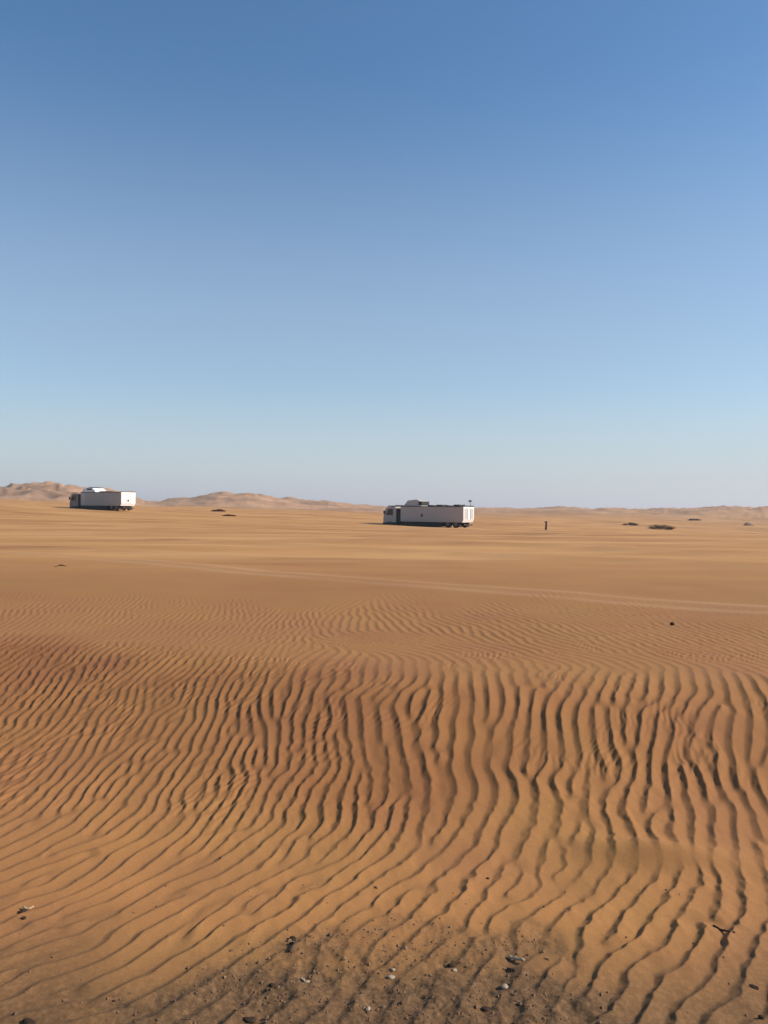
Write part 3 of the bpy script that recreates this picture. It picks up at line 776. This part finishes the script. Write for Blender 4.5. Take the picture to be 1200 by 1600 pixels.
def shrub(px, py, wpx, hpx, label, seed):
    rs = np.random.RandomState(seed)
    x, y = unproject([px], [py])[0]
    s = y / FPX
    w, h = wpx * s / 2, hpx * s * 0.95
    t = empty('desert_shrub', (x, y, float(ground_z(x, y)) - 0.03), 0, label=label, category='shrub', group='low dry shrubs on the far plain')
    tips = []
    def br(b):
        for k in range(46):
            a = rs.uniform(0, 2 * math.pi); rad = w * math.sqrt(rs.rand()); hh = h * (1 - (rad / w) ** 2 * 0.8) * rs.uniform(.6, 1.05)
            p0 = Vector((math.cos(a) * rad * .55, math.sin(a) * rad * .35, 0)); p2 = Vector((math.cos(a) * rad, math.sin(a) * rad * .6, hh))
            p1 = (p0 + p2) / 2 + Vector((rs.uniform(-.05, .05), rs.uniform(-.05, .05), hh * .15))
            tips.append(p2); tips.append(p1)
            for q0, q1, r0 in ((p0, p1, .016), (p1, p2, .010)):
                bm_cyl(b, (q0 + q1) / 2, (q1 - q0) if (q1 - q0).length > 1e-4 else (0, 0, 1), r0, (q1 - q0).length, 5, r0 * .6)
    part('branches', br, M_BARK, t, kind='stuff')
    def lv(b):
        for k in range(2000):
            c = tips[rs.randint(len(tips))] + Vector((rs.normal(0, w * .10), rs.normal(0, w * .08), rs.normal(0, h * .13)))
            c.z = max(c.z, 0.02)
            d = Vector(rs.normal(0, 1, 3)).normalized(); e = d.cross(Vector(rs.normal(0, 1, 3))).normalized()
            L = rs.uniform(.06, .15)
            b.faces.new([b.verts.new(c + d * L), b.verts.new(c + e * L * .4), b.verts.new(c - d * L), b.verts.new(c - e * L * .4)])
    part('foliage', lv, M_LEAF, t, kind='stuff')
shrub(1033, 827, 46, 8, 'wide low dark brown shrub in place of a sand rise, largest of the clumps on the right of the plain', 3)  # shrub put where a dark reddish sand rise lies
shrub(986, 821, 26, 4.5, 'thin flat dark shrub just left of the largest clump on the right', 4)
shrub(341, 799, 22, 3.4, 'small reddish dark shrub below the low pinkish dunes, right of the grey truck', 5)
shrub(358, 806, 20, 1.6, 'very low dark shrub patch nearer than the one below the pinkish dunes', 6)
shrub(1085, 813, 20, 3, 'narrow dark shrub left of the pale hump at the right edge', 8)

def rock_mesh(b, r, sq, seed, sub=3, amp=0.28):
    bmesh.ops.create_icosphere(b, subdivisions=sub, radius=1.0)
    rs = np.random.RandomState(seed); off = rs.uniform(0, 50, 3)
    planes = [(Vector(rs.normal(0, 1, 3)).normalized(), rs.uniform(.55, .9)) for _ in range(9)]
    for v in b.verts:
        p = v.co.copy()
        for n_, d_ in planes:
            q = p.dot(n_)
            if q > d_: p -= n_ * (q - d_) * 0.85
        k = 1 + amp * float(fbm(np.array([p.x * 1.7 + off[0] + p.z]), np.array([p.y * 1.7 + off[1] - p.z * .7]), 3, seed)[0])
        v.co = Vector((p.x * r * sq[0], p.y * r * sq[1], p.z * r * sq[2])) * k
x, y = unproject([1172], [821])[0]  # sunlit dune bump made as a separate pale lump
s_ = y / FPX
o = part('pale_hump', lambda b: rock_mesh(b, 1.0, (10 * s_, 8 * s_, 4.5 * s_), 12), M_HUMP, None, True, label='pale rounded hump standing for a sunlit dune bump on the plain near the right edge, dark on its left side', category='hump')
o.location = (x, y, float(ground_z(x, y)) + 1.0 * s_)

# ------------------------------------------------------------------ stones and twigs lying on the near sand
def surf(x, y):
    return float(ground_z(x, y)) + float(ripple_z(np.array([[x]], float), np.array([[y]], float))[0, 0])

def pebble(px, py, size, pale, label, seed, flat=0.6, rz=0.0, stretch=1.0):
    x, y = unproject([px], [py])[0]
    r = size * (0.42 if pale else 0.5) * math.hypot(y, 1.4) / FPX
    o = part('pebble', lambda b: rock_mesh(b, r, (stretch, .85, flat), seed), M_PEBP if pale else M_PEBD, None, True,
             label=label, category='pebble', group='pale pebbles on the sand' if pale else 'dark pebbles on the sand')
    o.location = (x, y, surf(x, y) + r * flat * 0.35); o.rotation_euler = (0.1, 0.15, rz)

def twig(p, width, pale, label, seed, rise=0.0):
    rs = np.random.RandomState(seed)
    w = [unproject([a], [b])[0] for a, b in p]
    pts = []
    for i, (x, y) in enumerate(w): pts.append(Vector((x, y, surf(x, y))))
    L = (pts[-1] - pts[0]).length
    r = width * 0.5 * math.hypot(w[0][1], 1.4) / FPX
    c0 = pts[0].copy()
    def f(b):
        n = 9; prev = None
        for k in range(n):
            q = k / (n - 1) * (len(pts) - 1); i = min(int(q), len(pts) - 2)
            c = pts[i].lerp(pts[i + 1], q - i) - c0 + Vector((rs.normal(0, L * .015), rs.normal(0, L * .015), r * .7 + rise * q / (len(pts) - 1)))
            rr = r * (0.75 + 0.25 * math.sin(k * 1.9 + seed)) * (1.0 if k < n - 1 else .5)
            d = (pts[i + 1] - pts[i]).normalized(); sd = d.cross(Vector((0, 0, 1))).normalized(); up = sd.cross(d)
            ring = [b.verts.new(c + sd * rr * math.cos(a) + up * rr * math.sin(a)) for a in np.linspace(0, 2 * math.pi, 7, endpoint=False)]
            if prev:
                for i_ in range(7): b.faces.new((prev[i_], prev[(i_ + 1) % 7], ring[(i_ + 1) % 7], ring[i_]))
            else: b.faces.new(ring)
            prev = ring
        b.faces.new(prev)
    o = part('twig', f, M_TWIGP if pale else M_TWIGD, None, True, label=label, category='twig', group='dry twigs on the sand')
    o.location = c0

pebble(1051, 977, 7.5, False, 'lone black pebble on the smooth sand beyond the ripples, far right', 21, .9)
pebble(457, 1469, 11, False, 'black pebble at the upper left edge of the gritty patch', 22)
pebble(455, 1479, 7, False, 'smaller black pebble touching the sand just below the one at the patch edge', 23)
pebble(426, 1540, 9, False, 'small dark pebble lying alone left of the gritty patch', 24, .5)
pebble(390, 1593, 15, False, 'large flat black stone at the bottom edge, left of the gritty patch', 25, .35, .3, 1.2)
pebble(45, 1601, 17, False, 'black stone cut by the bottom edge near the left corner', 26, .4, 0, 1.1)
pebble(705, 1508, 12, False, 'dark jagged stone in the middle of the gritty patch, pale sand under it', 27, .45, .2, 1.2)
pebble(710, 1516, 9, True, 'pale chip tucked against the dark jagged stone', 28, .5)
pebble(762, 1576, 12, False, 'dark flat pebble below the white pebble, near the bottom edge', 29, .35, 0, 1.3)
pebble(1178, 1546, 10, False, 'small dark pebble by a ripple at the lower right edge', 30, .4, -.4, 1.3)
pebble(1190, 1594, 9, False, 'tiny dark pebble in the lower right corner', 31)
pebble(36, 1426, 10, False, 'dark pebble among dry straw on the left edge', 32)
pebble(37, 1437, 7, False, 'tiny dark pebble just below the dry straw on the left edge', 33)
pebble(789, 1542, 13, True, 'bright white pebble in a small pit right of the gritty patch', 34, .8)
pebble(614, 1516, 9, True, 'white pebble, upper of the pair left of the dark jagged stone', 35)
pebble(611, 1526, 11, True, 'white pebble, lower of the pair left of the dark jagged stone', 36, .5, .5, 1.3)
pebble(575, 1577, 11, True, 'round white pebble near the bottom edge in the gritty patch', 37, .8)
pebble(480, 1535, 8, True, 'small pale chip left of centre on the gritty patch', 38, .4, .6, 1.5)
pebble(95, 884, 5, False, 'dark speck of stone far out on the smooth sand at the left', 39)
pebble(344, 1344, 5, False, 'tiny dark pebble between two long ripples, left of centre', 40)
pebble(762, 1374, 5, False, 'tiny dark pebble between ripples, right of centre', 41)
pebble(178, 1566, 5, False, 'tiny dark pebble on a wide ripple, lower left', 42)
twig([(1115, 1449), (1128, 1455), (1147, 1464)], 3.6, False, 'dark stick lying across a ripple on the right', 50)
twig([(795, 1496), (806, 1501), (820, 1507)], 5.5, True, 'pale bleached stick just above the white pebble', 51, .006)
twig([(793, 1515), (805, 1521)], 4, False, 'short dark twig between the bleached stick and the white pebble', 52)
twig([(52, 1418), (44, 1423), (34, 1421)], 3.5, True, 'pale straw beside the dark pebble on the left edge', 53, .004)
twig([(86, 886), (95, 883), (104, 885)], 1.5, False, 'thin dark twig far out on the smooth sand at the left', 54)
twig([(470, 1530), (476, 1536)], 4, True, 'short pale twig on the left of the gritty patch', 55)
twig([(452, 1492), (462, 1480), (470, 1474)], 4.5, False, 'dark twig slanting up beside the black pebble at the patch edge', 56)

def grit():
    n = 3600
    rs = np.random.RandomState(99)
    X = rs.uniform(-1.2, 1.2, 14000); Y = rs.uniform(1.75, 3.0, 14000)
    k = rs.rand(14000) < patch_mask(X, Y) ** 1.3 * 0.8 + 0.015
    X, Y = X[k][:n], Y[k][:n]
    Z = ground_z(X, Y) + ripple_z(X[None], Y[None])[0]
    V = []; Fc = []
    base = np.array([(1, 0, 0), (-1, 0, 0), (0, 1, 0), (0, -1, 0), (0, 0, 1), (0, 0, -1)], float)
    tri = [(0, 2, 4), (2, 1, 4), (1, 3, 4), (3, 0, 4), (2, 0, 5), (1, 2, 5), (3, 1, 5), (0, 3, 5)]
    for x, y, z in zip(X, Y, Z):
        r = rs.gamma(2.2, 0.0010) + 0.0007
        r = min(r, 0.009)
        c, s = math.cos(rs.rand() * 6.3), math.sin(rs.rand() * 6.3)
        b = base * (1 + rs.uniform(-.3, .3, (6, 1))) * r * (1, rs.uniform(.6, 1), rs.uniform(.5, .8))
        a = rs.rand() * 6.3; ca, sa_ = math.cos(a), math.sin(a)
        b = np.stack([b[:, 0] * ca - b[:, 1] * sa_, b[:, 0] * sa_ + b[:, 1] * ca, b[:, 2]], 1) + (x, y, z + r * .2)
        i0 = len(V); V.extend(b.tolist()); Fc.extend([(i0 + p, i0 + q, i0 + t) for p, q, t in tri])
    me = bpy.data.meshes.new('grit'); me.from_pydata(V, [], Fc)
    new_obj('sand_grit', me, M_GRIT, kind='stuff')
grit()

# ------------------------------------------------------------------ haze: one closed box of pale air
hb = bmesh.new()
bmesh.ops.create_cube(hb, size=1.0)
hme = bpy.data.meshes.new('haze'); 
for v in hb.verts:
    v.co = Vector((v.co.x * 60000, v.co.y * 60000, -60 if v.co.z < 0 else 90))
hb.to_mesh(hme); hb.free()
hm = bpy.data.materials.new('haze_air'); hm.use_nodes = True
hn = hm.node_tree; hn.nodes.clear()
ho = hn.nodes.new('ShaderNodeOutputMaterial'); hp = hn.nodes.new('ShaderNodeVolumePrincipled')
hp.inputs['Color'].default_value = (0.95, 0.93, 0.96, 1); hp.inputs['Density'].default_value = 0.00026
hp.inputs['Anisotropy'].default_value = 0.2
hn.links.new(hp.outputs[0], ho.inputs['Volume'])
USE_HAZE = True
if USE_HAZE: new_obj('haze', hme, hm, kind='stuff')
